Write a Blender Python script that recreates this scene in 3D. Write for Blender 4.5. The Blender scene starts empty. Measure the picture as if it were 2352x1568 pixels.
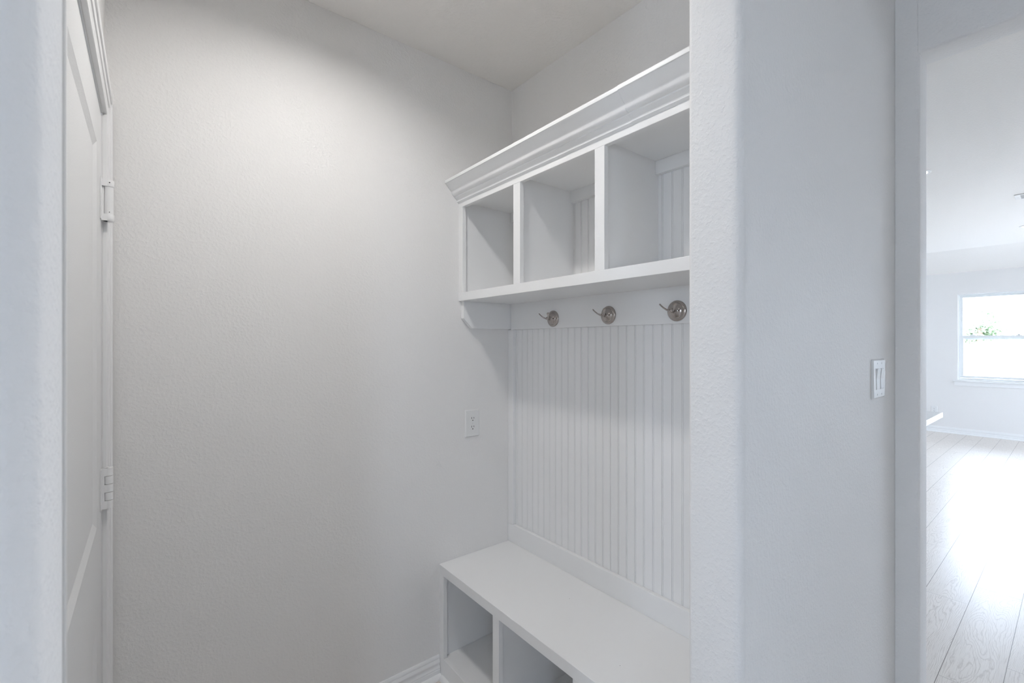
import bpy, bmesh, math, random
from mathutils import Vector, Matrix
C = bpy.context.scene.collection
PI = math.pi
H = 1.447                      # camera height above the floor
CEIL = 2.686                   # hall and nook ceiling
CEIL_LIV = 2.80                # living room ceiling

# ------------------------------------------------------------------ camera
cam = bpy.data.cameras.new('camera')
camo = bpy.data.objects.new('camera', cam); C.objects.link(camo)
bpy.context.scene.camera = camo
cam.sensor_fit = 'HORIZONTAL'; cam.sensor_width = 36.0; cam.lens = 16.0
cam.shift_y = 4.0/2352         # horizon at row 788
camo.location = (0, 0, H)
YAW = math.atan(835/1045.3)    # the view turns right of the +Y axis
camo.rotation_euler = (PI/2, 0, -YAW)
cam.clip_start = 0.02; cam.clip_end = 300
cam.dof.use_dof = True; cam.dof.focus_distance = 1.9; cam.dof.aperture_fstop = 9.0

# ------------------------------------------------------------------ world, colour
sc = bpy.context.scene
sc.view_settings.view_transform = 'Standard'; sc.view_settings.look = 'None'
sc.view_settings.gamma = 1; sc.view_settings.use_curve_mapping = False
sc.view_settings.exposure = 0.0
sc.cycles.max_bounces = 12; sc.cycles.diffuse_bounces = 8; sc.cycles.transparent_max_bounces = 16
w = bpy.data.worlds.new('overcast_sky'); sc.world = w; w.use_nodes = True
bg = w.node_tree.nodes['Background']
SKY = 28.5
bg.inputs['Color'].default_value = (0.71, 0.81, 1.0, 1); bg.inputs['Strength'].default_value = SKY

def portal(name, loc, rot, sx, sy):
    l = bpy.data.lights.new(name, 'AREA'); l.shape = 'RECTANGLE'; l.size = sx; l.size_y = sy
    l.cycles.is_portal = True
    o = bpy.data.objects.new(name, l); o.location = loc; o.rotation_euler = rot; C.objects.link(o)
LAMP_E = 250.0                  # nook lamp lens emission
LAMP_C = (1.0, 0.978, 0.95)

# ------------------------------------------------------------------ materials
def newmat(name, col, rough=0.5, spec=0.5, metal=0.0):
    m = bpy.data.materials.new(name); m.use_nodes = True
    p = m.node_tree.nodes['Principled BSDF']
    p.inputs['Base Color'].default_value = (*col, 1); p.inputs['Roughness'].default_value = rough
    p.inputs['Metallic'].default_value = metal; p.inputs['Specular IOR Level'].default_value = spec
    return m
def N(m, t, **kw):
    n = m.node_tree.nodes.new(t)
    for k, v in kw.items(): setattr(n, k, v)
    return n
def L(m, a, b): m.node_tree.links.new(a, b)
def P(m): return m.node_tree.nodes['Principled BSDF']
def mathn(m, op, a, b=None, c=None):
    n = N(m, 'ShaderNodeMath', operation=op)
    for i, x in enumerate((a, b, c)):
        if x is None: continue
        if isinstance(x, (int, float)): n.inputs[i].default_value = x
        else: L(m, x, n.inputs[i])
    return n.outputs[0]
def noise(m, vec, scale, detail=2, rough=0.5):
    n = N(m, 'ShaderNodeTexNoise'); n.inputs['Scale'].default_value = scale
    n.inputs['Detail'].default_value = detail; n.inputs['Roughness'].default_value = rough
    L(m, vec, n.inputs['Vector']); return n.outputs['Fac']

def paint(name, col, amount, scale, rough=0.6, spec=0.3, fine=0.0):
    """rolled or orange peel paint: soft blobs raised off the wall"""
    m = newmat(name, col, rough, spec)
    g = N(m, 'ShaderNodeNewGeometry').outputs['Position']
    a = noise(m, g, scale, 3, 0.55)
    r = N(m, 'ShaderNodeMapRange', interpolation_type='SMOOTHSTEP')
    r.inputs['From Min'].default_value = 0.38; r.inputs['From Max'].default_value = 0.72
    L(m, a, r.inputs['Value'])
    h = r.outputs[0]
    if fine:
        f = noise(m, g, scale*3.1, 2, 0.5)
        h = mathn(m, 'MULTIPLY_ADD', f, fine, h)
    b = N(m, 'ShaderNodeBump'); b.inputs['Strength'].default_value = 1.0
    b.inputs['Distance'].default_value = amount
    L(m, h, b.inputs['Height']); L(m, b.outputs[0], P(m).inputs['Normal'])
    return m
M_wall = paint('wall_paint', (0.79, 0.78, 0.77), 0.0005, 115, 0.7, 0.25, 0.25)
M_ceil = paint('ceiling_paint', (0.83, 0.81, 0.785), 0.0006, 90, 0.85, 0.15)
M_trim = newmat('trim_paint', (0.815, 0.815, 0.815), 0.38, 0.4)
M_door = paint('door_paint', (0.76, 0.76, 0.76), 0.00012, 300, 0.42, 0.4)
M_plate = newmat('plate_plastic', (0.76, 0.76, 0.755), 0.5, 0.25)
M_dark = newmat('dark_slot', (0.012, 0.010, 0.012), 0.6, 0.3)
M_grey = newmat('painted_screw', (0.62, 0.62, 0.62), 0.4, 0.5)
M_nickel = newmat('brushed_nickel', (0.43, 0.395, 0.375), 0.13, 0.5, 1.0)
M_vinyl = newmat('window_vinyl', (0.78, 0.80, 0.80), 0.4, 0.4)
M_quartz = newmat('white_quartz', (0.68, 0.69, 0.70), 0.3, 0.5)
M_lens = newmat('lamp_lens', (0.9, 0.9, 0.9), 0.5)
P(M_lens).inputs['Emission Color'].default_value = (*LAMP_C, 1); P(M_lens).inputs['Emission Strength'].default_value = LAMP_E
M_lens2 = newmat('living_lamp_lens', (0.9, 0.9, 0.9), 0.5)
P(M_lens2).inputs['Emission Color'].default_value = (1.0, 0.97, 0.93, 1); P(M_lens2).inputs['Emission Strength'].default_value = 5.0
# glass: clear sheet with a Fresnel reflection
M_glass = bpy.data.materials.new('window_glass'); M_glass.use_nodes = True
nt = M_glass.node_tree; nt.nodes.clear()
o_ = nt.nodes.new('ShaderNodeOutputMaterial'); mx = nt.nodes.new('ShaderNodeMixShader')
t_ = nt.nodes.new('ShaderNodeBsdfTransparent'); t_.inputs[0].default_value = (0.95, 0.97, 0.965, 1)
g_ = nt.nodes.new('ShaderNodeBsdfGlossy'); g_.inputs['Roughness'].default_value = 0.02
f_ = nt.nodes.new('ShaderNodeFresnel'); f_.inputs[0].default_value = 1.45
nt.links.new(f_.outputs[0], mx.inputs[0]); nt.links.new(t_.outputs[0], mx.inputs[1]); nt.links.new(g_.outputs[0], mx.inputs[2])
nt.links.new(mx.outputs[0], o_.inputs[0])

def floor_mat():
    m = newmat('oak_plank', (0.4, 0.33, 0.27), 0.3, 0.5)
    pos = N(m, 'ShaderNodeNewGeometry').outputs['Position']
    s = N(m, 'ShaderNodeSeparateXYZ'); L(m, pos, s.inputs[0]); X, Y = s.outputs[0], s.outputs[1]
    W, LEN = 0.184, 1.15
    v = mathn(m, 'DIVIDE', mathn(m, 'SUBTRACT', Y, 0.0245), W)
    row = mathn(m, 'FLOOR', v); fv = mathn(m, 'FRACT', v)
    wn = N(m, 'ShaderNodeTexWhiteNoise', noise_dimensions='1D'); L(m, row, wn.inputs['W'])
    # staggered end joints
    off = mathn(m, 'MULTIPLY', mathn(m, 'FRACT', mathn(m, 'MULTIPLY', row, 0.2565)), LEN)
    u = mathn(m, 'DIVIDE', mathn(m, 'ADD', X, mathn(m, 'ADD', off, 0.46)), LEN)
    col = mathn(m, 'FLOOR', u); fu = mathn(m, 'FRACT', u)
    cid = N(m, 'ShaderNodeCombineXYZ'); L(m, row, cid.inputs[0]); L(m, col, cid.inputs[1])
    w2 = N(m, 'ShaderNodeTexWhiteNoise', noise_dimensions='3D'); L(m, cid.outputs[0], w2.inputs['Vector'])
    rnd = w2.outputs['Value']
    # seam lines
    ev = mathn(m, 'MULTIPLY', mathn(m, 'MINIMUM', fv, mathn(m, 'SUBTRACT', 1.0, fv)), W)
    eu = mathn(m, 'MULTIPLY', mathn(m, 'MINIMUM', fu, mathn(m, 'SUBTRACT', 1.0, fu)), LEN)
    seam = mathn(m, 'LESS_THAN', mathn(m, 'MINIMUM', ev, mathn(m, 'MULTIPLY', eu, 1.4)), 0.0011)
    # cathedral grain: contour lines of a long soft field
    cx = N(m, 'ShaderNodeCombineXYZ')
    L(m, mathn(m, 'MULTIPLY_ADD', rnd, 37.0, mathn(m, 'MULTIPLY', X, 1.5)), cx.inputs[0])
    L(m, mathn(m, 'MULTIPLY_ADD', rnd, 11.0, mathn(m, 'MULTIPLY', Y, 7.0)), cx.inputs[1])
    fld = noise(m, cx.outputs[0], 1.0, 2.5, 0.35)
    jx = N(m, 'ShaderNodeCombineXYZ'); L(m, mathn(m, 'MULTIPLY', X, 14.0), jx.inputs[0]); L(m, mathn(m, 'MULTIPLY', Y, 60.0), jx.inputs[1])
    fld = mathn(m, 'MULTIPLY_ADD', noise(m, jx.outputs[0], 1.0, 2, 0.5), 0.035, fld)
    fc = mathn(m, 'SUBTRACT', fv, 0.5)
    fld = mathn(m, 'MULTIPLY_ADD', mathn(m, 'MULTIPLY', fc, fc), 1.3, fld)
    fl2 = mathn(m, 'FRACT', mathn(m, 'MULTIPLY', fld, 32.0))
    ring = mathn(m, 'ABSOLUTE', mathn(m, 'SUBTRACT', fl2, 0.5))
    rl = N(m, 'ShaderNodeMapRange'); rl.inputs['From Min'].default_value = 0.5; rl.inputs['From Max'].default_value = 0.30
    rl.inputs['To Min'].default_value = 1.0; rl.inputs['To Max'].default_value = 0.0
    L(m, ring, rl.inputs['Value'])
    gs = N(m, 'ShaderNodeCombineXYZ'); L(m, mathn(m, 'MULTIPLY', X, 9.0), gs.inputs[0]); L(m, mathn(m, 'MULTIPLY', Y, 420.0), gs.inputs[1])
    pore = noise(m, gs.outputs[0], 1.0, 3, 0.6)
    line = mathn(m, 'MULTIPLY', rl.outputs[0], mathn(m, 'MULTIPLY_ADD', pore, 0.9, 0.2))
    mixa = N(m, 'ShaderNodeMix', data_type='RGBA'); mixa.inputs[6].default_value = (0.69, 0.64, 0.59, 1); mixa.inputs[7].default_value = (0.73, 0.68, 0.635, 1)
    L(m, rnd, mixa.inputs[0])
    mixb = N(m, 'ShaderNodeMix', data_type='RGBA'); mixb.inputs[7].default_value = (0.27, 0.215, 0.175, 1)
    L(m, mathn(m, 'MULTIPLY', line, 0.55), mixb.inputs[0]); L(m, mixa.outputs[2], mixb.inputs[6])
    mixp = N(m, 'ShaderNodeMix', data_type='RGBA'); mixp.inputs[7].default_value = (0.36, 0.30, 0.25, 1)
    L(m, mathn(m, 'MULTIPLY', mathn(m, 'GREATER_THAN', pore, 0.58), 0.35), mixp.inputs[0]); L(m, mixb.outputs[2], mixp.inputs[6])
    mixc = N(m, 'ShaderNodeMix', data_type='RGBA'); mixc.inputs[7].default_value = (0.15, 0.12, 0.10, 1)
    L(m, seam, mixc.inputs[0]); L(m, mixp.outputs[2], mixc.inputs[6])
    L(m, mixc.outputs[2], P(m).inputs['Base Color'])
    b = N(m, 'ShaderNodeBump'); b.inputs['Distance'].default_value = 0.0006; b.inputs['Strength'].default_value = 0.5
    hh = mathn(m, 'SUBTRACT', mathn(m, 'MULTIPLY', line, -0.35), seam)
    L(m, hh, b.inputs['Height']); L(m, b.outputs[0], P(m).inputs['Normal'])
    return m
M_floor = floor_mat()

# ------------------------------------------------------------------ mesh helpers
def bm_box(bm, x0, x1, y0, y1, z0, z1):
    vs = [bm.verts.new(p) for p in ((x0,y0,z0),(x1,y0,z0),(x1,y1,z0),(x0,y1,z0),(x0,y0,z1),(x1,y0,z1),(x1,y1,z1),(x0,y1,z1))]
    for f in ((0,3,2,1),(4,5,6,7),(0,1,5,4),(1,2,6,5),(2,3,7,6),(3,0,4,7)): bm.faces.new([vs[i] for i in f])
def bm_prism(bm, pts, fn, a, b):
    """polygon pts (p,q) extruded from a to b; fn(p,q,t) -> xyz"""
    A = [bm.verts.new(fn(p, q, a)) for p, q in pts]; B = [bm.verts.new(fn(p, q, b)) for p, q in pts]
    n = len(pts)
    for i in range(n): bm.faces.new((A[i], A[(i+1) % n], B[(i+1) % n], B[i]))
    bm.faces.new(A[::-1]); bm.faces.new(B)
def bm_lathe(bm, prof, M=Matrix.Identity(4), seg=40):
    """prof: (radius, height) turned about local Z"""
    rings = []
    for r, h in prof:
        if r < 1e-6: rings.append([bm.verts.new(M @ Vector((0, 0, h)))])
        else: rings.append([bm.verts.new(M @ Vector((r*math.cos(2*PI*k/seg), r*math.sin(2*PI*k/seg), h))) for k in range(seg)])
    for a, b in zip(rings, rings[1:]):
        for k in range(seg):
            k2 = (k+1) % seg
            if len(a) == 1 and len(b) == 1: continue
            if len(a) == 1: bm.faces.new((a[0], b[k], b[k2]))
            elif len(b) == 1: bm.faces.new((a[k], a[k2], b[0]))
            else: bm.faces.new((a[k], a[k2], b[k2], b[k]))
def bm_sweep(bm, path, radii, seg=14, flat=None):
    """round tube along path; radii (ra, rb) per point"""
    rings = []
    for i, p in enumerate(path):
        p = Vector(p)
        d = Vector(path[min(i+1, len(path)-1)]) - Vector(path[max(i-1, 0)]); d.normalize()
        up = Vector(flat) if flat else Vector((0, 0, 1))
        s = d.cross(up); s.normalize(); u = s.cross(d)
        ra, rb = radii[i]
        rings.append([bm.verts.new(p + s*ra*math.cos(2*PI*k/seg) + u*rb*math.sin(2*PI*k/seg)) for k in range(seg)])
    for a, b in zip(rings, rings[1:]):
        for k in range(seg): bm.faces.new((a[k], a[(k+1) % seg], b[(k+1) % seg], b[k]))
    bm.faces.new(rings[0][::-1]); bm.faces.new(rings[-1])
def obj(name, bm, mat, parent=None, bevel=0.0, smooth=False, seg=2):
    bmesh.ops.recalc_face_normals(bm, faces=bm.faces)
    me = bpy.data.meshes.new(name); bm.to_mesh(me); bm.free()
    if smooth:
        for p in me.polygons: p.use_smooth = True
        try: me.set_sharp_from_angle(angle=math.radians(35))
        except Exception: pass
    me.materials.append(mat)
    o = bpy.data.objects.new(name, me); C.objects.link(o)
    if parent: o.parent = parent
    if bevel:
        b = o.modifiers.new('bevel', 'BEVEL'); b.width = bevel; b.segments = seg; b.limit_method = 'ANGLE'; b.angle_limit = math.radians(40)
    return o
def box(name, mat, x0, x1, y0, y1, z0, z1, parent=None, bevel=0.0):
    bm = bmesh.new()
    if parent:
        l = parent.get('_base', (0, 0, 0)); x0 -= l[0]; x1 -= l[0]; y0 -= l[1]; y1 -= l[1]; z0 -= l[2]; z1 -= l[2]
    bm_box(bm, x0, x1, y0, y1, z0, z1)
    return obj(name, bm, mat, parent, bevel)
def tag(o, label, cat, group=None, kind=None):
    o['label'] = label; o['category'] = cat
    if group: o['group'] = group
    if kind: o['kind'] = kind
    return o
def struct(o): o['kind'] = 'structure'; return o
def thing(name, label, cat, loc=(0, 0, 0), group=None):
    o = bpy.data.objects.new(name, None); o.empty_display_size = 0.05; C.objects.link(o); o.location = loc
    return tag(o, label, cat, group)
def copy_tree(o, parent=None):
    c = o.copy(); C.objects.link(c); c.parent = parent
    for ch in list(o.children): copy_tree(ch, c)
    return c
def wall_prism(name, pts, z0, z1, mat=None):
    bm = bmesh.new(); bm_prism(bm, pts, lambda p, q, t: (p, q, t), z0, z1)
    return struct(obj(name, bm, mat or M_wall, smooth=True))
def arc(cx, cy, r, a0, a1, n=8):
    return [(cx + r*math.cos(math.radians(a0+(a1-a0)*i/n)), cy + r*math.sin(math.radians(a0+(a1-a0)*i/n))) for i in range(n+1)]

# ------------------------------------------------------------------ setting: room shell
YB = 1.75                    # nook back wall
XR = 1.397                   # nook right wall
XL = -0.098                  # nook left wall face (door wall)
FY0, FY1 = 0.403, 0.515      # wall between hall and nook
HX0, HY0 = -2.6, -3.2        # hall extents
OX0, OX1 = 2.015, 2.130      # wall with the opening into the living room
LX1 = 10.10                  # living far wall
LY0, LY1 = -4.2, 4.6
floor = struct(box('floor', M_floor, HX0-0.2, LX1+0.15, LY0-0.15, LY1+0.15, -0.1, 0.0))
LPX, LPY = 0.43, 1.14      # nook lamp
bm = bmesh.new()           # ceiling slab with the lamp's round opening
RH = 0.0735; nh = 48
x0, x1, y0, y1 = LPX-0.2, LPX+0.2, LPY-0.2, LPY+0.2
bm_box(bm, HX0-0.2, x0, HY0-0.15, YB+0.12, CEIL, CEIL+0.1); bm_box(bm, x1, OX0, HY0-0.15, YB+0.12, CEIL, CEIL+0.1)
bm_box(bm, x0, x1, HY0-0.15, y0, CEIL, CEIL+0.1); bm_box(bm, x0, x1, y1, YB+0.12, CEIL, CEIL+0.1)
ci, so = [], []
for k in range(nh):
    a = 2*PI*k/nh; c_, s_ = math.cos(a), math.sin(a); f = 0.2/max(abs(c_), abs(s_))
    ci.append((bm.verts.new((LPX+RH*c_, LPY+RH*s_, CEIL)), bm.verts.new((LPX+RH*c_, LPY+RH*s_, CEIL+0.1)))); so.append(bm.verts.new((LPX+f*c_, LPY+f*s_, CEIL)))
for k in range(nh):
    j = (k+1) % nh
    bm.faces.new((ci[k][0], ci[j][0], so[j], so[k])); bm.faces.new((ci[k][0], ci[k][1], ci[j][1], ci[j][0]))
bm.faces.new([c[1] for c in ci])
struct(obj('ceiling', bm, M_ceil))
struct(box('wall_back', M_wall, XL-0.5, XR+0.12, YB, YB+0.12, 0, CEIL))
struct(box('wall_right', M_wall, XR, XR+0.12, FY1, YB, 0, CEIL))
# left wall with the door opening
DY0, DY1, DZ = 0.852, 1.674, 2.078
bm = bmesh.new()
X0 = XL-0.115
bm_box(bm, X0, XL, FY1, DY0, 0, CEIL); bm_box(bm, X0, XL, DY1, YB, 0, CEIL); bm_box(bm, X0, XL, DY0, DY1, DZ, CEIL)
struct(obj('wall_left', bm, M_wall))
# the two bullnosed stubs of the wall between hall and nook
R = 0.019
EX = 0.881
wall_prism('wall_front_right', [(OX0+0.05, FY0), (OX0+0.05, FY1), ] + arc(EX+R*.6, FY1-R*.6, R*.6, 90, 180) + arc(EX+R, FY0+R, R, 180, 270), 0, CEIL)
EL = -0.0535
wall_prism('wall_front_left', arc(EL-R, FY0+R, R, -90, 0) + arc(EL-R*.6, FY1-R*.6, R*.6, 0, 90) + [(HX0, FY1), (HX0, FY0)], 0, CEIL)
# wall with the wide opening to the living room: bullnosed jamb, header, far jamb
JY, JY2, HZ = 0.338, -2.60, 2.418
bm = bmesh.new()
r = 0.012
pts = [(OX0, FY0-0.0005), (OX0, JY+r)] + arc(OX0+r, JY+r, r, 180, 270, 6)[1:] + arc(OX1-r, JY+r, r, 270, 360, 6) + [(OX1, LY1), (OX1-0.06, LY1), (OX1-0.06, FY0-0.0005)]
bm_prism(bm, pts, lambda p, q, t: (p, q, t), 0, CEIL_LIV)
obj_j = obj('wall_opening_jamb', bm, M_wall, smooth=True); struct(obj_j)
bm = bmesh.new()
pts = [(JY+0.0, CEIL_LIV), (JY2, CEIL_LIV), (JY2, HZ), (JY+0.0, HZ)]
xz = [(OX0, CEIL_LIV), (OX0, HZ+r)] + arc(OX0+r, HZ+r, r, 180, 270, 6)[1:] + arc(OX1-r, HZ+r, r, 270, 360, 6) + [(OX1, CEIL_LIV)]
bm_prism(bm, xz, lambda p, q, t: (p, t, q), JY2, JY+0.004)
struct(obj('wall_opening_header', bm, M_wall, smooth=True))
struct(box('wall_opening_side', M_wall, OX0, OX1, LY0, JY2, 0, CEIL_LIV))
# hall end walls; both hold unseen windows, placed and sized to light the hall
def wall_with_holes(name, axis, c0, c1, a0, a1, z1, holes):
    """wall slab between c0..c1 on the given axis, running a0..a1, with holes (h0,h1,zb,zt) sorted"""
    bm = bmesh.new()
    def b(p0, p1, q0, q1):
        if p1-p0 < 1e-4 or q1-q0 < 1e-4: return
        if axis == 'x': bm_box(bm, c0, c1, p0, p1, q0, q1)
        else: bm_box(bm, p0, p1, c0, c1, q0, q1)
    a = a0
    for h0, h1, zb, zt in holes:
        b(a, h0, 0, z1); b(h0, h1, 0, zb); b(h0, h1, zt, z1); a = h1
    b(a, a1, 0, z1)
    return struct(obj(name, bm, M_wall))
HW = (-1.10, -0.55, 0.90, 2.10); HB = (-2.48, -1.80, 1.10, 2.15)
wall_with_holes('wall_hall_front', 'y', HY0-0.12, HY0, HX0-0.12, OX0, CEIL, [HB])
wall_with_holes('wall_hall_left', 'x', HX0-0.12, HX0, HY0, FY0, CEIL, [HW])
# living room
W1 = (0.415, 1.245, 0.855, 2.230)
W2 = (-1.95, -0.15, 0.06, 2.30); W3 = (-3.9, -2.3, 0.25, 2.30)  # unseen far-wall windows, added to bring daylight onto the floor
wall_with_holes('wall_living_far', 'x', LX1, LX1+0.15, LY0-0.15, LY1+0.15, CEIL_LIV, [W3, W2, W1])
W5 = (7.0, 9.3, 0.10, 2.28)  # unseen side window, added to flood the living floor with daylight
wall_with_holes('wall_living_right', 'y', LY0-0.15, LY0, OX1, LX1, CEIL_LIV, [W5])
W6 = (8.4, 9.1, 0.90, 2.10)  # unseen window, added to light the far wall
wall_with_holes('wall_living_left', 'y', LY1, LY1+0.15, OX1, LX1, CEIL_LIV, [W6])
# living ceiling: flat, then sloping down to the far wall
bm = bmesh.new()
bm_prism(bm, [(OX1, CEIL_LIV), (9.14, CEIL_LIV), (LX1, 2.575), (LX1, CEIL_LIV+0.12), (OX1, CEIL_LIV+0.12)], lambda p, q, t: (p, t, q), LY0, LY1)
struct(obj('ceiling', bm, M_ceil))

# baseboards -----------------------------------------------------------
BP = [(0, 0.0), (0.013, 0.0), (0.013, 0.034), (0.0105, 0.037), (0.0125, 0.040), (0.0112, 0.046), (0.0085, 0.053), (0.0095, 0.058),
      (0.0125, 0.063), (0.0125, 0.068), (0.0085, 0.075), (0.0075, 0.078), (0.0085, 0.081), (0.0075, 0.088), (0.0045, 0.093), (0, 0.0935)]
QR = [(0.012, 0)] + [(0.013 + 0.016*math.cos(math.radians(a)), 0.018*math.sin(math.radians(a))) for a in range(0, 91, 15)] + [(0.012, 0.018)]
def base_along_x(name, y, x0, x1, s=-1, m0=0, m1=0):
    bm = bmesh.new()
    for pr in (BP, QR):
        bm_prism(bm, pr, lambda p, q, t: ((x0 + m0*p) if t == 0 else (x1 + m1*p), y + s*p, q), 0, 1)
    return struct(obj(name, bm, M_trim, smooth=True))
def base_along_y(name, x, y0, y1, s=-1, m0=0, m1=0):
    bm = bmesh.new()
    for pr in (BP, QR):
        bm_prism(bm, pr, lambda p, q, t: (x + s*p, (y0 + m0*p) if t == 0 else (y1 + m1*p), q), 0, 1)
    return struct(obj(name, bm, M_trim, smooth=True))
base_along_x('baseboard_back', YB-0.0003, XL+0.0155, 0.9895)
base_along_y('baseboard_left', XL+0.0003, FY1+0.001, 0.781, 1)
base_along_y('baseboard_living_far', LX1-0.0003, LY0+0.001, LY1-0.001)
base_along_x('baseboard_front_right', FY0-0.0003, EX+0.02, OX0-0.001, -1)
base_along_x('baseboard_front_left', FY0-0.0003, HX0+0.001, EL-0.02, -1)

# door casing, jamb ------------------------------------------------------
CP = [(0, 0), (0, 0.0080), (0.0012, 0.0092), (0.012, 0.0096), (0.0135, 0.0090), (0.0150, 0.0098), (0.027, 0.0106), (0.0285, 0.0130), (0.0310, 0.0136),
      (0.046, 0.0140), (0.0475, 0.0165), (0.0500, 0.0180), (0.0625, 0.0182), (0.0640, 0.0170), (0.0640, 0)]
CI0, CI1, CT = DY0-0.007+0.002, DY1+0.004, DZ+0.002
def casing():
    bm = bmesh.new(); x = XL+0.0002
    n = len(CP)
    ringA = [bm.verts.new((x+d, CI0-u, 0.0)) for u, d in CP]
    ringB = [bm.verts.new((x+d, CI0-u, CT+u)) for u, d in CP]
    ringC = [bm.verts.new((x+d, CI1+u, CT+u)) for u, d in CP]
    ringD = [bm.verts.new((x+d, CI1+u, 0.0)) for u, d in CP]
    for a, b in ((ringA, ringB), (ringB, ringC), (ringC, ringD)):
        for i in range(n): bm.faces.new((a[i], a[(i+1) % n], b[(i+1) % n], b[i]))
    bm.faces.new(ringA); bm.faces.new(ringD[::-1])
    return struct(obj('trim_1', bm, M_trim, smooth=True))
casing()
bm = bmesh.new()   # jamb and stop
bm_box(bm, X0, XL-0.0005, DY0+0.0002, DY0+0.004, 0, DZ-0.0035); bm_box(bm, X0, XL-0.0005, DY1-0.004, DY1-0.0002, 0, DZ-0.0035)
bm_box(bm, X0, XL-0.0005, DY0+0.0002, DY1-0.0002, DZ-0.0035, DZ-0.0002)
bm_box(bm, XL-0.060, XL-0.042, DY0+0.004, DY0+0.016, 0, DZ-0.0035); bm_box(bm, XL-0.060, XL-0.042, DY1-0.016, DY1-0.004, 0, DZ-0.0035)
struct(obj('trim_2', bm, M_trim))

# door ------------------------------------------------------------------
def door():
    dx = XL-0.003; th = 0.035
    y0, y1, z0, z1 = DY0+0.007, DY1-0.0065, 0.010, DZ-0.0065
    bm = bmesh.new()
    ys = [y0, y0+0.100, y1-0.132, y1]; zs = [z0, 0.16, 0.735, 0.985, 1.952, z1]
    V = {}
    for i, y in enumerate(ys):
        for j, z in enumerate(zs): V[i, j] = bm.verts.new((dx, y, z))
    for i in range(3):
        for j in range(5):
            q = [V[i, j], V[i+1, j], V[i+1, j+1], V[i, j+1]]
            if i == 1 and j in (1, 3):
                prev = q
                for ins, dep in ((0.0005, 0.0003), (0.0180, 0.0062), (0.0195, 0.0064)):
                    a, b, c, d = ys[1]+ins, ys[2]-ins, zs[j]+ins, zs[j+1]-ins
                    cur = [bm.verts.new((dx-dep, yy, zz)) for yy, zz in ((a, c), (b, c), (b, d), (a, d))]
                    for k in range(4): bm.faces.new((prev[k], prev[(k+1) % 4], cur[(k+1) % 4], cur[k]))
                    prev = cur
                bm.faces.new(prev)
            else: bm.faces.new(q)
    bk = [bm.verts.new((dx-th, y, z)) for y, z in ((y0, z0), (y1, z0), (y1, z1), (y0, z1))]
    bm.faces.new(bk)
    bot = [V[i, 0] for i in range(4)]; top = [V[i, 5] for i in range(4)]
    lef = [V[0, j] for j in range(6)]; rig = [V[3, j] for j in range(6)]
    bm.faces.new(bot + [bk[1], bk[0]]); bm.faces.new(top + [bk[2], bk[3]])
    bm.faces.new(lef + [bk[3], bk[0]]); bm.faces.new(rig + [bk[2], bk[1]])
    d = struct(obj('door_1', bm, M_door, bevel=0.0008))
    hy = DY1-0.0045; hx = XL+0.0125
    def hinge(z, kind):
        Hh = 0.1115
        e = bpy.data.objects.new('hinge', None); e.empty_display_size = .03; C.objects.link(e); e.parent = d; e.location = (hx, hy, z)
        if kind == 'spring':
            e['label'] = 'white painted spring hinge with a fat barrel and collars'
            lv = bmesh.new(); bm_box(lv, -0.0152, -0.0090, -0.0080, -0.0060, -0.0375, 0.0375)
            bm_box(lv, -0.0152, -0.0135, -0.034, -0.0045, -Hh/2, Hh/2); obj('hinge_leaf', lv, M_trim, e, 0.0006)
            b = bmesh.new()
            bm_lathe(b, [(0, -0.040), (0.0105, -0.040), (0.0105, 0.038), (0, 0.038)], seg=32); obj('barrel', b, M_trim, e, smooth=True)
            for zz in (-Hh/2, Hh/2-0.0175):
                k = bmesh.new(); bm_lathe(k, [(0, zz), (0.0112, zz), (0.0118, zz+0.001), (0.0118, zz+0.0175), (0.0112, zz+0.0185), (0, zz+0.0185)], seg=32)
                bm_box(k, -0.0152, -0.002, -0.0118, 0.0065, zz, zz+0.0185)
                obj('collar', k, M_trim, e, smooth=True)
            for zz, rr, qx in ((Hh/2-0.007, 0.0016, 0.0118), (-Hh/2+0.024, 0.0011, 0.0105)):
                k = bmesh.new()
                ang = math.radians(-78)
                Mx = Matrix.Translation((qx*math.cos(ang), qx*math.sin(ang), zz)) @ Matrix.Rotation(ang, 4, 'Z') @ Matrix.Rotation(PI/2, 4, 'Y')
                bm_lathe(k, [(0, -0.0005), (rr, -0.0005), (rr, 0.0003), (0, 0.0003)], Mx, 12)
                o = obj('pin_hole', k, M_dark, e); o['label'] = 'dark adjustment hole in the barrel'
        else:
            lv = bmesh.new(); bm_box(lv, -0.0152, -0.0080, -0.0085, -0.0065, -Hh/2, Hh/2)
            bm_box(lv, -0.0152, -0.0135, -0.034, -0.0065, -Hh/2, Hh/2); obj('hinge_leaf', lv, M_trim, e, 0.0006)
            n = 5; hgt = Hh/n
            for k in range(n):
                b = bmesh.new(); zz = -Hh/2 + k*hgt
                g = 0.0005
                bm_lathe(b, [(0, zz+g), (0.0093, zz+g), (0.0097, zz+g+0.0005), (0.0097, zz+hgt-g-0.0005), (0.0093, zz+hgt-g), (0, zz+hgt-g)], seg=32)
                if k % 2 == 0: bm_box(b, -0.0140, -0.002, -0.0092, -0.0020, zz+g, zz+hgt-g)
                obj('knuckle', b, M_trim, e, smooth=True)
            pn = bmesh.new(); bm_lathe(pn, [(0, -Hh/2-0.001), (0.004, -Hh/2-0.001), (0.004, Hh/2+0.001), (0, Hh/2+0.001)], seg=16); obj('pin', pn, M_trim, e)
    hinge(1.8370, 'spring'); hinge(1.0505, 'plain'); hinge(0.262, 'plain')
    return d
door()

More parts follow.
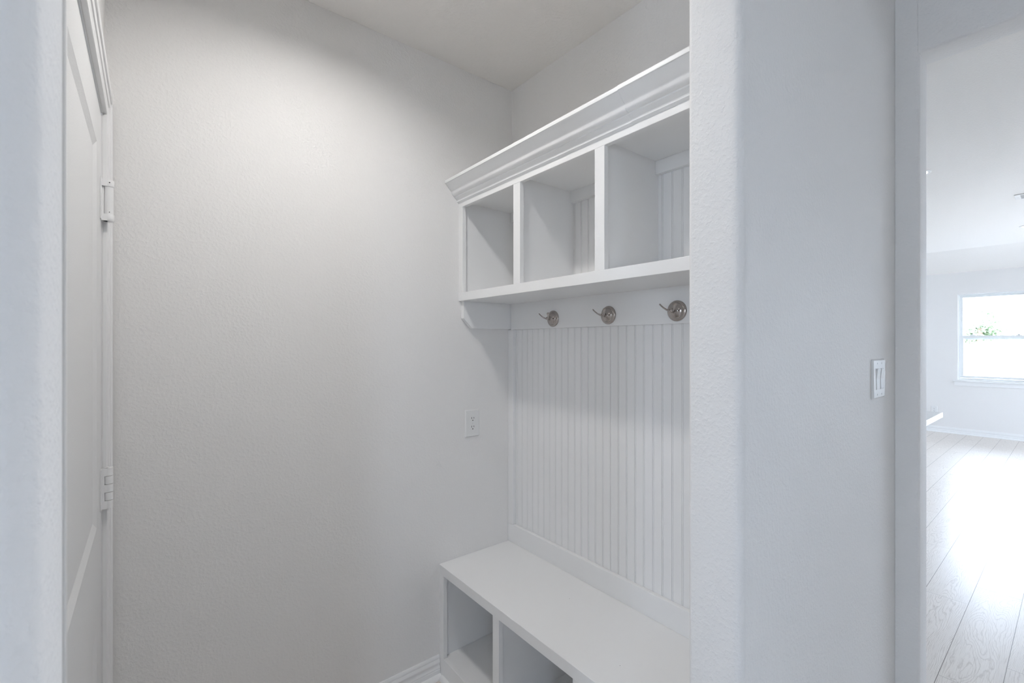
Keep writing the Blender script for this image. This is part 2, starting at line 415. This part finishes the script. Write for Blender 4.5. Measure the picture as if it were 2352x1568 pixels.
# ------------------------------------------------------------------ windows
def window(n, axis, c, a0, a1, zb, zt, depth, out, locks=True, units=1):
    """sash window in the hole a0..a1 at wall face c; out = +1/-1 direction outside"""
    e = bpy.data.objects.new('window_%d' % n, None); C.objects.link(e); struct(e)
    def B(name, mat, p0, p1, d0, d1, q0, q1, bevel=0.0, par=e):
        bm = bmesh.new()
        c0, c1 = sorted((c+out*d0, c+out*d1))
        if axis == 'x': bm_box(bm, c0, c1, p0, p1, q0, q1)
        else: bm_box(bm, p0, p1, c0, c1, q0, q1)
        return obj(name, bm, mat, par, bevel)
    def ring(name, mat, p0, p1, d0, d1, q0, q1, t, tb=None, par=e, bevel=0.002):
        tb = tb or t
        bm = bmesh.new(); c0, c1 = sorted((c+out*d0, c+out*d1))
        for (a, b, q, w_) in ((p0, p1, q0, q0+tb), (p0, p1, q1-t, q1), (p0, p0+t, q0+tb, q1-t), (p1-t, p1, q0+tb, q1-t)):
            if axis == 'x': bm_box(bm, c0, c1, a, b, q, w_)
            else: bm_box(bm, a, b, c0, c1, q, w_)
        return obj(name, bm, mat, par, bevel)
    g = 0.0006
    fr = ring('window_frame', M_vinyl, a0+g, a1-g, 0.055, depth-0.01, zb+0.012, zt-g, 0.026)
    zm = zb + (zt-zb)*0.492
    uw = (a1-a0-0.052)/units
    for k in range(units):
        u0 = a0+0.026+k*uw; u1 = u0+uw
        us = ring('upper_sash', M_vinyl, u0+g, u1-g, 0.092, 0.115, zm-0.026, zt-0.028, 0.030, 0.040)
        B('pane', M_glass, u0+0.030, u1-0.030, 0.102, 0.106, zm+0.013, zt-0.058, par=us)
        ls = ring('lower_sash', M_vinyl, u0+g, u1-g, 0.062, 0.088, zb+0.040, zm+0.036, 0.040, 0.036)
        B('pane', M_glass, u0+0.039, u1-0.039, 0.073, 0.077, zb+0.075, zm-0.003, par=ls)
        if locks:
            for f in (0.185, 0.815):
                bm = bmesh.new(); p = u0+(u1-u0)*f
                s = 1 if axis == 'x' else 0
                def bb(pa, pb, da, db, qa, qb):
                    c0, c1 = sorted((c+out*da, c+out*db))
                    if axis == 'x': bm_box(bm, c0, c1, pa, pb, qa, qb)
                    else: bm_box(bm, pa, pb, c0, c1, qa, qb)
                bb(p-0.030, p+0.030, 0.066, 0.084, zm+0.0362, zm+0.042); bb(p-0.012, p+0.014, 0.068, 0.082, zm+0.042, zm+0.056); bb(p+0.006, p+0.034, 0.064, 0.070, zm+0.044, zm+0.050)
                obj('sash_lock', bm, M_plate, ls, 0.002)
    B('window_sill', M_trim, a0-0.043, a1+0.043, -0.035, 0.0, zb-0.019, zb-0.001, 0.004)
    B('window_sill', M_trim, a0+g, a1-g, -0.001, 0.055, zb+0.0, zb+0.012, 0.001)
    B('window_apron', M_trim, a0-0.028, a1+0.028, -0.014, -0.0005, zb-0.082, zb-0.0195, 0.004)
    # paint-grade jamb liner round the recess
    bm = bmesh.new()
    c0, c1 = sorted((c+out*0.0, c+out*0.055)); t = 0.010
    for (a, b, q, w_) in ((a0+g, a1-g, zt-t, zt-g), (a0+g, a0+t, zb+0.012, zt-t), (a1-t, a1-g, zb+0.012, zt-t)):
        if axis == 'x': bm_box(bm, c0, c1, a, b, q, w_)
        else: bm_box(bm, a, b, c0, c1, q, w_)
    obj('jamb_liner', bm, M_trim, e, 0.001)
    mid = (a0+a1)/2; zc = (zb+zt)/2; cc = c+out*0.16
    if axis == 'x': portal('portal', (cc, mid, zc), (0, PI/2*out, 0) if out > 0 else (0, -PI/2, 0), zt-zb, a1-a0)
    else: portal('portal', (mid, cc, zc), (PI/2*(-1 if out > 0 else 1), 0, 0), a1-a0, zt-zb)
    return e
window(1, 'x', LX1, *W1, 0.15, 1)
window(2, 'x', LX1, *W2, 0.15, 1, units=2)  # from here on: unseen windows added for their daylight
window(3, 'x', LX1, *W3, 0.15, 1, units=2)
window(4, 'y', LY0, *W5, 0.15, -1, units=3)
window(6, 'y', HY0, *HB, 0.12, -1, units=1)
window(7, 'y', LY1, *W6, 0.15, 1, units=1)
window(5, 'x', HX0, *HW, 0.12, -1, units=1)

# ------------------------------------------------------------------ nook: beadboard, hook rail
Y0, Y1 = FY1+0.0005, YB-0.0005
XF = 1.373; XB = 1.392
def bead_panel():
    base = (XR, (Y0+Y1)/2, 0.50)
    bm = bmesh.new()
    pitch = 0.0378; y = 1.587
    while y + pitch < Y1-0.03: y += pitch
    prof = [(XR-0.0006, Y1), (XB, Y1)]
    gd = 0.0020
    while y > Y0+0.02:
        c = y                               # centre of the bead pair
        for dy, dx in ((0.0033, 0), (0.0030, gd), (0.0022, gd), (0.0018, 0.0004), (0.0, 0.0), (-0.0018, 0.0004), (-0.0022, gd), (-0.0030, gd), (-0.0033, 0)):
            prof.append((XB+dx, c+dy))
        y -= pitch
    prof += [(XB, Y0), (XR-0.0006, Y0)]
    bm_prism(bm, prof, lambda p, q, t: (p, q, t), 0.488, 2.10)
    o = obj('beadboard_panel', bm, M_trim)
    tag(o, 'white beadboard panelling with fine vertical double grooves, on the wall between bench and cubby shelf', 'wall panelling')
bead_panel()
hr = thing('hook_rail', 'flat white board behind the three coat hooks, below the cubby shelf', 'rail', (XB-0.0005, 1.13, 1.513))
def boxp(name, mat, x0, x1, y0, y1, z0, z1, parent, bevel=0.0):
    l = parent.location; bm = bmesh.new(); bm_box(bm, x0-l[0], x1-l[0], y0-l[1], y1-l[1], z0-l[2], z1-l[2])
    return obj(name, bm, mat, parent, bevel)
boxp('rail_board', M_trim, XF, XB-0.0002, Y0+0.022, Y1-0.022, 1.5125, 1.6364, hr, 0.0005)
boxp('corner_stile', M_trim, XF+0.0005, XB-0.0002, Y1-0.038, Y1, 0.5725, 1.5120, hr, 0.0012)
boxp('corner_stile', M_trim, XF+0.0005, XB-0.0002, Y0, Y0+0.030, 0.5725, 1.5120, hr, 0.0012)

# ------------------------------------------------------------------ wall cabinet (cubby shelf)
cab = thing('cubby_shelf', 'white wall mounted cubby shelf with three open compartments and a crown moulding top', 'shelf', (XR, 1.13, 1.636))
CX = 1.090                                     # front face
FT = 0.019
ZB0, ZB1, ZT0, ZT1 = 1.636, 1.6725, 2.0535, 2.120
DIV = ((1.317, 1.357), (0.912, 0.951))
SL, SR = Y1-0.033, Y0+0.033
bm = bmesh.new(); l = cab.location
def bl(bm, l, x0, x1, y0, y1, z0, z1): bm_box(bm, x0-l[0], x1-l[0], y0-l[1], y1-l[1], z0-l[2], z1-l[2])
boxp('bottom_rail', M_trim, CX, CX+FT, Y0, Y1, ZB0, ZB1, cab, 0.0012)
boxp('top_rail', M_trim, CX, CX+FT, Y0, Y1, ZT0, ZT1, cab, 0.0012)
boxp('stile', M_trim, CX+0.0004, CX+FT, SL, Y1, ZB1, ZT0, cab, 0.0008)
boxp('stile', M_trim, CX+0.0004, CX+FT, Y0, SR, ZB1, ZT0, cab, 0.0008)
for a, b in DIV: boxp('stile', M_trim, CX+0.0004, CX+FT, a, b, ZB1, ZT0, cab, 0.0008)
boxp('bottom_board', M_trim, CX+FT, XB-0.0005, Y0, Y1, 1.6365, ZB1, cab)
boxp('top_board', M_trim, CX+FT, XB-0.0005, Y0, Y1, 2.0775, 2.0965, cab)
boxp('side_panel', M_trim, CX+FT, XB-0.0005, Y1-0.019, Y1, ZB1, 2.0775, cab)
boxp('side_panel', M_trim, CX+FT, XB-0.0005, Y0, Y0+0.019, ZB1, 2.0775, cab)
for a, b in DIV: boxp('divider', M_trim, CX+FT, XB-0.0005, (a+b)/2-0.0085, (a+b)/2+0.0185, ZB1, 2.0775, cab)
ye = [Y1-0.019] + [v for a, b in DIV for v in ((a+b)/2+0.0185, (a+b)/2-0.0085)] + [Y0+0.019]
for k in range(3): boxp('nailer', M_trim, XF, XB-0.0005, ye[2*k+1]+0.0002, ye[2*k]-0.0002, 2.031, 2.0773, cab, 0.001)
for ya, yb in ((Y1-0.0205, Y1), (Y0, Y0+0.0205)):
    bm = bmesh.new()
    bm_prism(bm, [(1.1035, 1.6364), (1.1035, 1.5588), (1.150, 1.5145), (XB-0.0008, 1.5145), (XB-0.0008, 1.6364)], lambda p, q, t: (p-l[0], t-l[1], q-l[2]), ya, yb)
    obj('bracket', bm, M_trim, cab, 0.001)
CRN = [(1.0197, 2.1624), (1.0190, 2.1604), (1.0197, 2.1503), (1.0235, 2.1495), (1.0300, 2.1425), (1.0375, 2.1335), (1.0450, 2.1262), (1.0505, 2.1215), (1.0528, 2.1170), (1.0540, 2.1120),
       (1.0560, 2.1085), (1.0600, 2.1050), (1.0650, 2.1025), (1.0688, 2.1012), (1.0692, 2.0970), (1.0700, 2.0962), (1.0802, 2.0875), (1.0812, 2.0862), (1.0815, 2.0800), (1.0885, 2.0757), (1.0898, 2.0740), (1.0898, 2.1624)]
for (ya, yb, dz, dx) in ((0.806, Y1, 0, 0), (Y0, 0.8062, 0.0014, -0.0002)):
    bm = bmesh.new(); bm_prism(bm, CRN, lambda p, q, t: (p+dx-l[0], t-l[1], q+dz-l[2]), ya, yb)
    obj('crown_molding', bm, M_trim, cab, smooth=True)
boxp('crown_backer', M_trim, CX, CX+FT, Y0, Y1, ZT1, 2.160, cab)

# ------------------------------------------------------------------ bench
ben = thing('bench', 'white built-in bench with open shoe cubbies beneath its flat seat', 'bench', (1.19, 1.13, 0.0))
bx = 0.990
boxp('seat', M_trim, bx, XF+0.018, Y0, Y1, 0.4455, 0.4850, ben, 0.0015)
boxp('back_rail', M_trim, XF, XB-0.0005, Y0, Y1, 0.4852, 0.5720, ben, 0.0015)
for a, b in ((Y1-0.037, Y1), (1.317, 1.355), (0.913, 0.950), (Y0, Y0+0.037)): boxp('stile', M_trim, bx+0.001, bx+0.020, a, b, 0.0880, 0.4453, ben, 0.0008)
boxp('bottom_rail', M_trim, bx+0.001, bx+0.020, Y0, Y1, 0.0, 0.0878, ben, 0.0008)
boxp('bottom_board', M_trim, bx+0.020, XR-0.002, Y0, Y1, 0.070, 0.0870, ben)
boxp('side_panel', M_trim, bx+0.020, XR-0.002, Y1-0.019, Y1, 0.0872, 0.4453, ben)
boxp('side_panel', M_trim, bx+0.020, XR-0.002, Y0, Y0+0.019, 0.0872, 0.4453, ben)
for c in (1.336, 0.9315): boxp('divider', M_trim, bx+0.020, XR-0.018, c-0.0095, c+0.0095, 0.0872, 0.4453, ben)
boxp('back_panel', M_trim, XR-0.018, XR-0.002, Y0+0.019, Y1-0.019, 0.0872, 0.4453, ben)
bm = bmesh.new(); lb = ben.location
bm_prism(bm, QR, lambda p, q, t: (bx+0.0145-p-lb[0], t-lb[1], q), Y0, Y1-0.0275)
obj('shoe_molding', bm, M_trim, ben, smooth=True)
random.seed(3)
for k, (x, y) in enumerate(((1.065, 1.69), (1.20, 1.700), (1.135, 1.56), (1.26, 1.60), (1.30, 1.655), (1.24, 1.205), (1.10, 0.86))):   # filled nail heads on the seat
    bm = bmesh.new(); bm_lathe(bm, [(0, 0.0002), (0.0009, 0.0002), (0.0009, 0), (0, 0)], Matrix.Translation((x-lb[0], y-lb[1], 0.4850)), 10)
    o = obj('nail_head', bm, M_grey if k != 5 and k != 6 else M_dark, ben); o['label'] = 'small dark nail mark'

# ------------------------------------------------------------------ coat hooks
def make_hook():
    e = thing('coat_hook', '', 'hook', (XF-0.0003, 0, 0))
    Mr = Matrix.Rotation(-PI/2, 4, 'Y')        # local z -> -x
    bm = bmesh.new()
    bm_lathe(bm, [(0, 0), (0.0350, 0), (0.0350, 0.0022), (0.0342, 0.0040), (0.0322, 0.0056), (0.0285, 0.0066), (0.0268, 0.0068), (0.0262, 0.0082), (0.0252, 0.0104),
                  (0.0230, 0.0124), (0.0200, 0.0140), (0.0165, 0.0150), (0.0128, 0.0156), (0.0105, 0.0166), (0.0088, 0.0186), (0.0076, 0.022), (0, 0.022)], Mr, 56)
    obj('rosette', bm, M_nickel, e, smooth=True)
    bm = bmesh.new()
    bm_lathe(bm, [(0, 0.021), (0.0072, 0.021), (0.0064, 0.025), (0.0063, 0.029), (0.0072, 0.0325), (0.0076, 0.0345), (0.0070, 0.0370), (0.0048, 0.0388), (0, 0.0394)], Mr, 28)
    obj('post', bm, M_nickel, e, smooth=True)
    for s in (1, -1):
        bm = bmesh.new()
        path = [(-0.031, s*0.001, -0.0005), (-0.0345, s*0.006, -0.0005), (-0.0385, s*0.0110, 0.0010), (-0.0430, s*0.0155, 0.0040), (-0.0475, s*0.0195, 0.0082), (-0.0515, s*0.0230, 0.0125),
                (-0.0545, s*0.0258, 0.0165), (-0.0565, s*0.0275, 0.0195), (-0.0578, s*0.0286, 0.0215), (-0.0582, s*0.0289, 0.0222)]
        rad = [(0.0048, 0.0048), (0.0044, 0.0042), (0.0040, 0.0034), (0.0038, 0.0028), (0.0044, 0.0026), (0.0054, 0.0025), (0.0062, 0.0025), (0.0060, 0.0024), (0.0044, 0.0019), (0.0014, 0.0007)]
        # the spoon-shaped tips lie flat against the splay: wide across the outward direction
        bm_sweep(bm, path, rad, 16, (0, 0, 1))
        obj('prong', bm, M_nickel, e, smooth=True)
    return e
hk = make_hook()
hooks = ((1.4316, 1.5535, 'brushed nickel double coat hook nearest the corner bracket'),
         (1.1278, 1.5540, 'brushed nickel double coat hook, the middle of the row'),
         (0.8390, 1.5545, 'brushed nickel double coat hook beside the blue-lit wall end'))
for i, (y, z, lab) in enumerate(hooks):
    o = hk if i == 0 else copy_tree(hk)
    o.location = (XF-0.0003, y, z); o['label'] = lab; o['group'] = 'coat hooks on the hook rail'

# ------------------------------------------------------------------ electrical
def rrect(w, h, r, n=6):
    pts = []
    for cx, cy, a in ((w/2-r, h/2-r, 0), (-w/2+r, h/2-r, 90), (-w/2+r, -h/2+r, 180), (w/2-r, -h/2+r, 270)):
        pts += arc(cx, cy, r, a, a+90, n)
    return pts
def plate(par, w, h, fn, t=0.0055):
    """bevelled cover plate; fn(u, v, d) -> xyz"""
    bm = bmesh.new()
    rings = []
    for ins, d in ((0, 0), (0, 0.0018), (0.0028, t-0.0008), (0.0045, t), ):
        rings.append([bm.verts.new(fn(u, v, d)) for u, v in rrect(w-2*ins, h-2*ins, 0.0035, 4)])
    for a, b in zip(rings, rings[1:]):
        n = len(a)
        for i in range(n): bm.faces.new((a[i], a[(i+1) % n], b[(i+1) % n], b[i]))
    bm.faces.new(rings[0][::-1]); bm.faces.new(rings[-1])
    return obj('cover_plate', bm, M_plate, par)
def pris(name, pts, fn, d0, d1, mat, par, bevel=0.0):
    bm = bmesh.new(); bm_prism(bm, pts, fn, d0, d1); return obj(name, bm, mat, par, bevel)
def outlet(loc, fn, label, w=0.0785, h=0.1245, group=None):
    e = thing('wall_outlet', label, 'outlet', loc, group)
    plate(e, w, h, fn)
    for s in (1, -1):
        cz = s*0.0195
        pts = [(u, v+cz) for u, v in arc(0.0, 0.0, 0.0168, 57, -57, 14) + arc(0.0, 0.0, 0.0168, 237, 123, 14)]
        # dark seam round the face, then the face itself
        rim = [(u*1.05, (v-cz)*1.04+cz) for u, v in pts]
        g = pris('receptacle_seam', rim, fn, 0.0050, 0.00545, M_grey, e); g['label'] = 'grey gap around the receptacle face'
        f = pris('receptacle', pts, fn, 0.0052, 0.0064, M_plate, e, 0.0003)
        for (u, hh) in ((-0.0064, 0.0085), (0.0064, 0.0070)):
            q = pris('slot', [(u-0.0011, cz+0.0035-hh/2+0.001), (u+0.0011, cz+0.0035-hh/2+0.001), (u+0.0011, cz+0.0035+hh/2+0.001), (u-0.0011, cz+0.0035+hh/2+0.001)], fn, 0.0060, 0.00655, M_dark, f)
        pris('ground_hole', [(0.0024*math.cos(a*PI/6), cz-0.0065+0.0027*math.sin(a*PI/6)) for a in range(12)], fn, 0.0060, 0.00655, M_dark, f)
    s_ = pris('screw', [(0.0022*math.cos(a*PI/6), 0.0022*math.sin(a*PI/6)) for a in range(12)], fn, 0.0054, 0.0062, M_grey, e)
    return e
outlet((1.1625, YB-0.0003, 1.0805), lambda u, v, d: (u, -d, v), 'white duplex wall outlet on the textured wall just above the bench')
outlet((LX1-0.0003, 1.5135, 0.355), lambda u, v, d: (-d, -u, v), 'small white wall outlet low on the far wall behind the countertop corner')

def light_switch():
    e = thing('light_switch', 'white double rocker light switch on the blue-lit wall beside the wide opening', 'light switch', (1.797, FY0-0.0003, H-0.1115))
    fn = lambda u, v, d: (u, -d, v)
    plate(e, 0.1340, 0.1230, fn, 0.0060)
    for c in (-0.023, 0.023):
        pts = [(c-0.0172, -0.0340), (c+0.0172, -0.0340), (c+0.0172, 0.0340), (c-0.0172, 0.0340)]
        g = pris('rocker_bezel', pts, fn, 0.0052, 0.0063, M_plate, e, 0.0003); g['label'] = 'thin raised bezel around the rocker'
        # rocker: side profile (v, d), extruded across u
        prof = [(-0.0325, 0.0060), (0.0325, 0.0060), (0.0325, 0.0100), (0.0290, 0.0108), (0.0, 0.0074), (-0.0290, 0.0082), (-0.0325, 0.0076)]
        bm = bmesh.new(); bm_prism(bm, prof, lambda p, q, t: fn(c+t, p, q), -0.0158, 0.0158)
        obj('rocker', bm, M_plate, e, 0.0006)
        for v in (0.0485, -0.0485):
            sc_ = pris('screw', [(c+0.0026*math.cos(a*PI/6), v+0.0026*math.sin(a*PI/6)) for a in range(12)], fn, 0.0058, 0.0066, M_grey, e)
            pris('screw_slot', [(c-0.0004, v-0.0022), (c+0.0004, v-0.0022), (c+0.0004, v+0.0022), (c-0.0004, v+0.0022)], fn, 0.0064, 0.0067, M_grey, sc_)
light_switch()

# ------------------------------------------------------------------ ceiling lights
def downlight(loc, lab, lens, group=None, R0=0.092, R1=0.070, rec=0.0):
    e = thing('recessed_light', lab, 'ceiling light', loc, group)
    bm = bmesh.new(); bm_lathe(bm, [(R1, -0.002), (R1+0.003, -0.006), (R0-0.006, -0.0065), (R0, -0.003), (R0, -0.0003), (R1, -0.0003), (R1, -0.002)], seg=56); obj('trim_ring', bm, M_plate, e, smooth=True)
    bm = bmesh.new(); bm_lathe(bm, [(0, -0.0035), (R1-0.0005, -0.0030), (R1-0.0005, -0.0005), (0, -0.0005)], Matrix.Translation((0, 0, rec)), seg=56); obj('lens', bm, lens, e, smooth=True)
    if rec:
        bm = bmesh.new(); bm_lathe(bm, [(R1, -0.002), (R1+0.001, rec+0.002), (R1+0.002, rec+0.002), (R1+0.002, -0.002)], seg=56); obj('baffle', bm, M_plate, e, smooth=True)
    return e
downlight((LPX, LPY, CEIL), 'round recessed ceiling light above the middle of the bench nook', M_lens, rec=0.032)
downlight((4.80, 0.828, CEIL_LIV), 'lit recessed light cut off by the opening edge, over the countertop', M_lens2, 'recessed lights in the living room ceiling')
downlight((7.93, 0.365, CEIL_LIV), 'lit recessed light near the far window, cut by the right picture edge', M_lens2, 'recessed lights in the living room ceiling')

# ceiling register: long side runs along Y
e = thing('ceiling_register', 'white rectangular air register with grey louvres on the living room ceiling', 'air vent', (6.275, 0.20, CEIL_LIV))
bm = bmesh.new()
for a in ((-0.10, 0.10, 0.150, 0.186), (-0.10, 0.10, -0.186, -0.150), (-0.10, -0.075, -0.15, 0.15), (0.075, 0.10, -0.15, 0.15)): bm_box(bm, *a, -0.008, -0.0004)
obj('register_frame', bm, M_plate, e, 0.002)
for k in range(9):
    bm = bmesh.new(); x = -0.066+k*0.0165
    bm_prism(bm, [(x-0.006, -0.002), (x+0.006, -0.0095), (x+0.007, -0.0085), (x-0.005, -0.001)], lambda p, q, t: (p, t, q), -0.1495, 0.1495)
    obj('louvre', bm, M_grey, e)
bm = bmesh.new(); bm_box(bm, -0.0745, 0.0745, -0.1495, 0.1495, -0.0009, -0.0003); o = obj('duct_opening', bm, M_dark, e)
bm = bmesh.new(); bm_lathe(bm, [(0, -0.0095), (0.004, -0.0090), (0.0045, -0.0079), (0, -0.0079)], Matrix.Translation((0.0, 0.168, 0)), 14); obj('screw', bm, M_grey, e)

# ------------------------------------------------------------------ kitchen island
isl = thing('kitchen_island', 'white kitchen island whose countertop corner shows at the opening edge', 'kitchen island', (3.9, 1.9, 0))
boxp('countertop', M_quartz, 3.05, 4.815, 0.672, 3.10, 0.872, 0.910, isl, 0.003)
boxp('cabinet_base', M_trim, 3.10, 4.765, 0.985, 3.05, 0.10, 0.8715, isl, 0.002)
boxp('toe_kick', M_trim, 3.17, 4.70, 1.05, 2.99, 0.0, 0.0998, isl)
for k in range(3):
    y = 1.01+k*0.68
    dr = boxp('cabinet_door', M_trim, 4.7655, 4.783, y, y+0.65, 0.13, 0.845, isl, 0.002)

# ------------------------------------------------------------------ outside the window
M_bounce_ground = newmat('pale_bounce_concrete', (0.45, 0.44, 0.42), 0.9, 0.2)  # unseen ground made pale concrete to bounce neutral daylight indoors
g = N(M_bounce_ground, 'ShaderNodeNewGeometry').outputs['Position']
cr = N(M_bounce_ground, 'ShaderNodeMix', data_type='RGBA'); cr.inputs[6].default_value = (0.40, 0.39, 0.37, 1); cr.inputs[7].default_value = (0.48, 0.47, 0.44, 1)
L(M_bounce_ground, noise(M_bounce_ground, g, 6, 4), cr.inputs[0]); L(M_bounce_ground, cr.outputs[2], P(M_bounce_ground).inputs['Base Color'])
M_fence = newmat('cedar_fence', (0.52, 0.40, 0.30), 0.8, 0.2)
M_leaf = newmat('leaf', (0.24, 0.30, 0.19), 0.6, 0.3)
M_bark = newmat('bark', (0.16, 0.11, 0.08), 0.9, 0.2)
M_brick = newmat('brick', (0.5, 0.4, 0.35), 0.85, 0.2)
br = N(M_brick, 'ShaderNodeTexBrick'); gp = N(M_brick, 'ShaderNodeNewGeometry').outputs['Position']
sp = N(M_brick, 'ShaderNodeSeparateXYZ'); L(M_brick, gp, sp.inputs[0]); cb = N(M_brick, 'ShaderNodeCombineXYZ')
L(M_brick, mathn(M_brick, 'ADD', sp.outputs[1], sp.outputs[0]), cb.inputs[0]); L(M_brick, sp.outputs[2], cb.inputs[1]); L(M_brick, cb.outputs[0], br.inputs['Vector'])
br.inputs['Scale'].default_value = 1.0; br.inputs['Brick Width'].default_value = 0.21; br.inputs['Row Height'].default_value = 0.075; br.inputs['Mortar Size'].default_value = 0.006
br.inputs['Color1'].default_value = (0.62, 0.53, 0.47, 1); br.inputs['Color2'].default_value = (0.52, 0.43, 0.38, 1); br.inputs['Mortar'].default_value = (0.75, 0.72, 0.68, 1)
L(M_brick, br.outputs['Color'], P(M_brick).inputs['Base Color'])
GZ = -0.35
bm = bmesh.new(); bm_box(bm, LX1+0.16, 60, -40, 40, GZ-0.3, GZ); bm_box(bm, -40, LX1+0.16, -40, LY0-0.2, GZ-0.3, GZ)
struct(obj('ground', bm, M_bounce_ground))
fx = 16.5
fen = thing('picket_fence', 'pale wooden board fence across the yard outside the window', 'fence', (fx, 0, GZ))
for k in range(34):
    y = 1.80-k*0.152
    bm = bmesh.new(); h = 1.78 + 0.004*((k*7) % 3)
    bm_prism(bm, [(y-0.069, 0.03), (y+0.069, 0.03), (y+0.069, h-0.03), (y+0.045, h), (y-0.045, h), (y-0.069, h-0.03)], lambda p, q, t: (t, p, q), -0.010, 0.010)
    obj('picket', bm, M_fence, fen)
for z in (0.3, 0.95, 1.55): boxp('fence_rail', M_fence, fx+0.011, fx+0.05, -3.3, 1.87, GZ+z, GZ+z+0.09, fen)
bw = box('brick_wall', M_brick, 15.2, 15.45, 1.77, 6.0, GZ, 1.50)
tag(bw, 'pale low brick garden wall at the left of the window view', 'wall')
def tree(x, y, zc, rx, rz, n, label):
    t = thing('tree', label, 'tree', (x, y, GZ), 'trees beyond the yard')
    rnd = random.Random(int(x*100+y*10))
    zt = zc-GZ
    bm = bmesh.new(); bm_sweep(bm, [(0, 0, 0), (0.05, 0.03, zt*0.5), (0.0, 0.0, zt)], [(0.14, 0.14), (0.10, 0.10), (0.05, 0.05)], 10, (1, 0, 0.001)); obj('trunk', bm, M_bark, t, smooth=True)
    bm = bmesh.new()
    lobes = [(rnd.uniform(-.6, .6)*rx, rnd.uniform(-.6, .6)*rx, zt+rnd.uniform(-.6, .7)*rz, rnd.uniform(.3, .55)) for _ in range(9)]
    for _ in range(n):
        lx, ly, lz, lr = rnd.choice(lobes)
        v = Vector((rnd.gauss(0, 1), rnd.gauss(0, 1), rnd.gauss(0, 1))).normalized()*(rnd.random()**0.4)
        c = Vector((lx+v.x*lr*rx, ly+v.y*lr*rx, lz+v.z*lr*rz))
        a = Vector((rnd.gauss(0, 1), rnd.gauss(0, 1), rnd.gauss(0, 1))).normalized()*0.07; b = a.orthogonal().normalized()*0.035
        bm.faces.new([bm.verts.new(c+p) for p in (-a, b, a, -b)])
    obj('foliage', bm, M_leaf, t)
tree(21.0, 2.05, 1.95, 0.75, 0.75, 1500, 'leafy green tree seen above the fence through the window, right of the other')
tree(22.5, 3.15, 2.15, 0.9, 0.8, 1000, 'sparser green tree at the left edge of the window view')
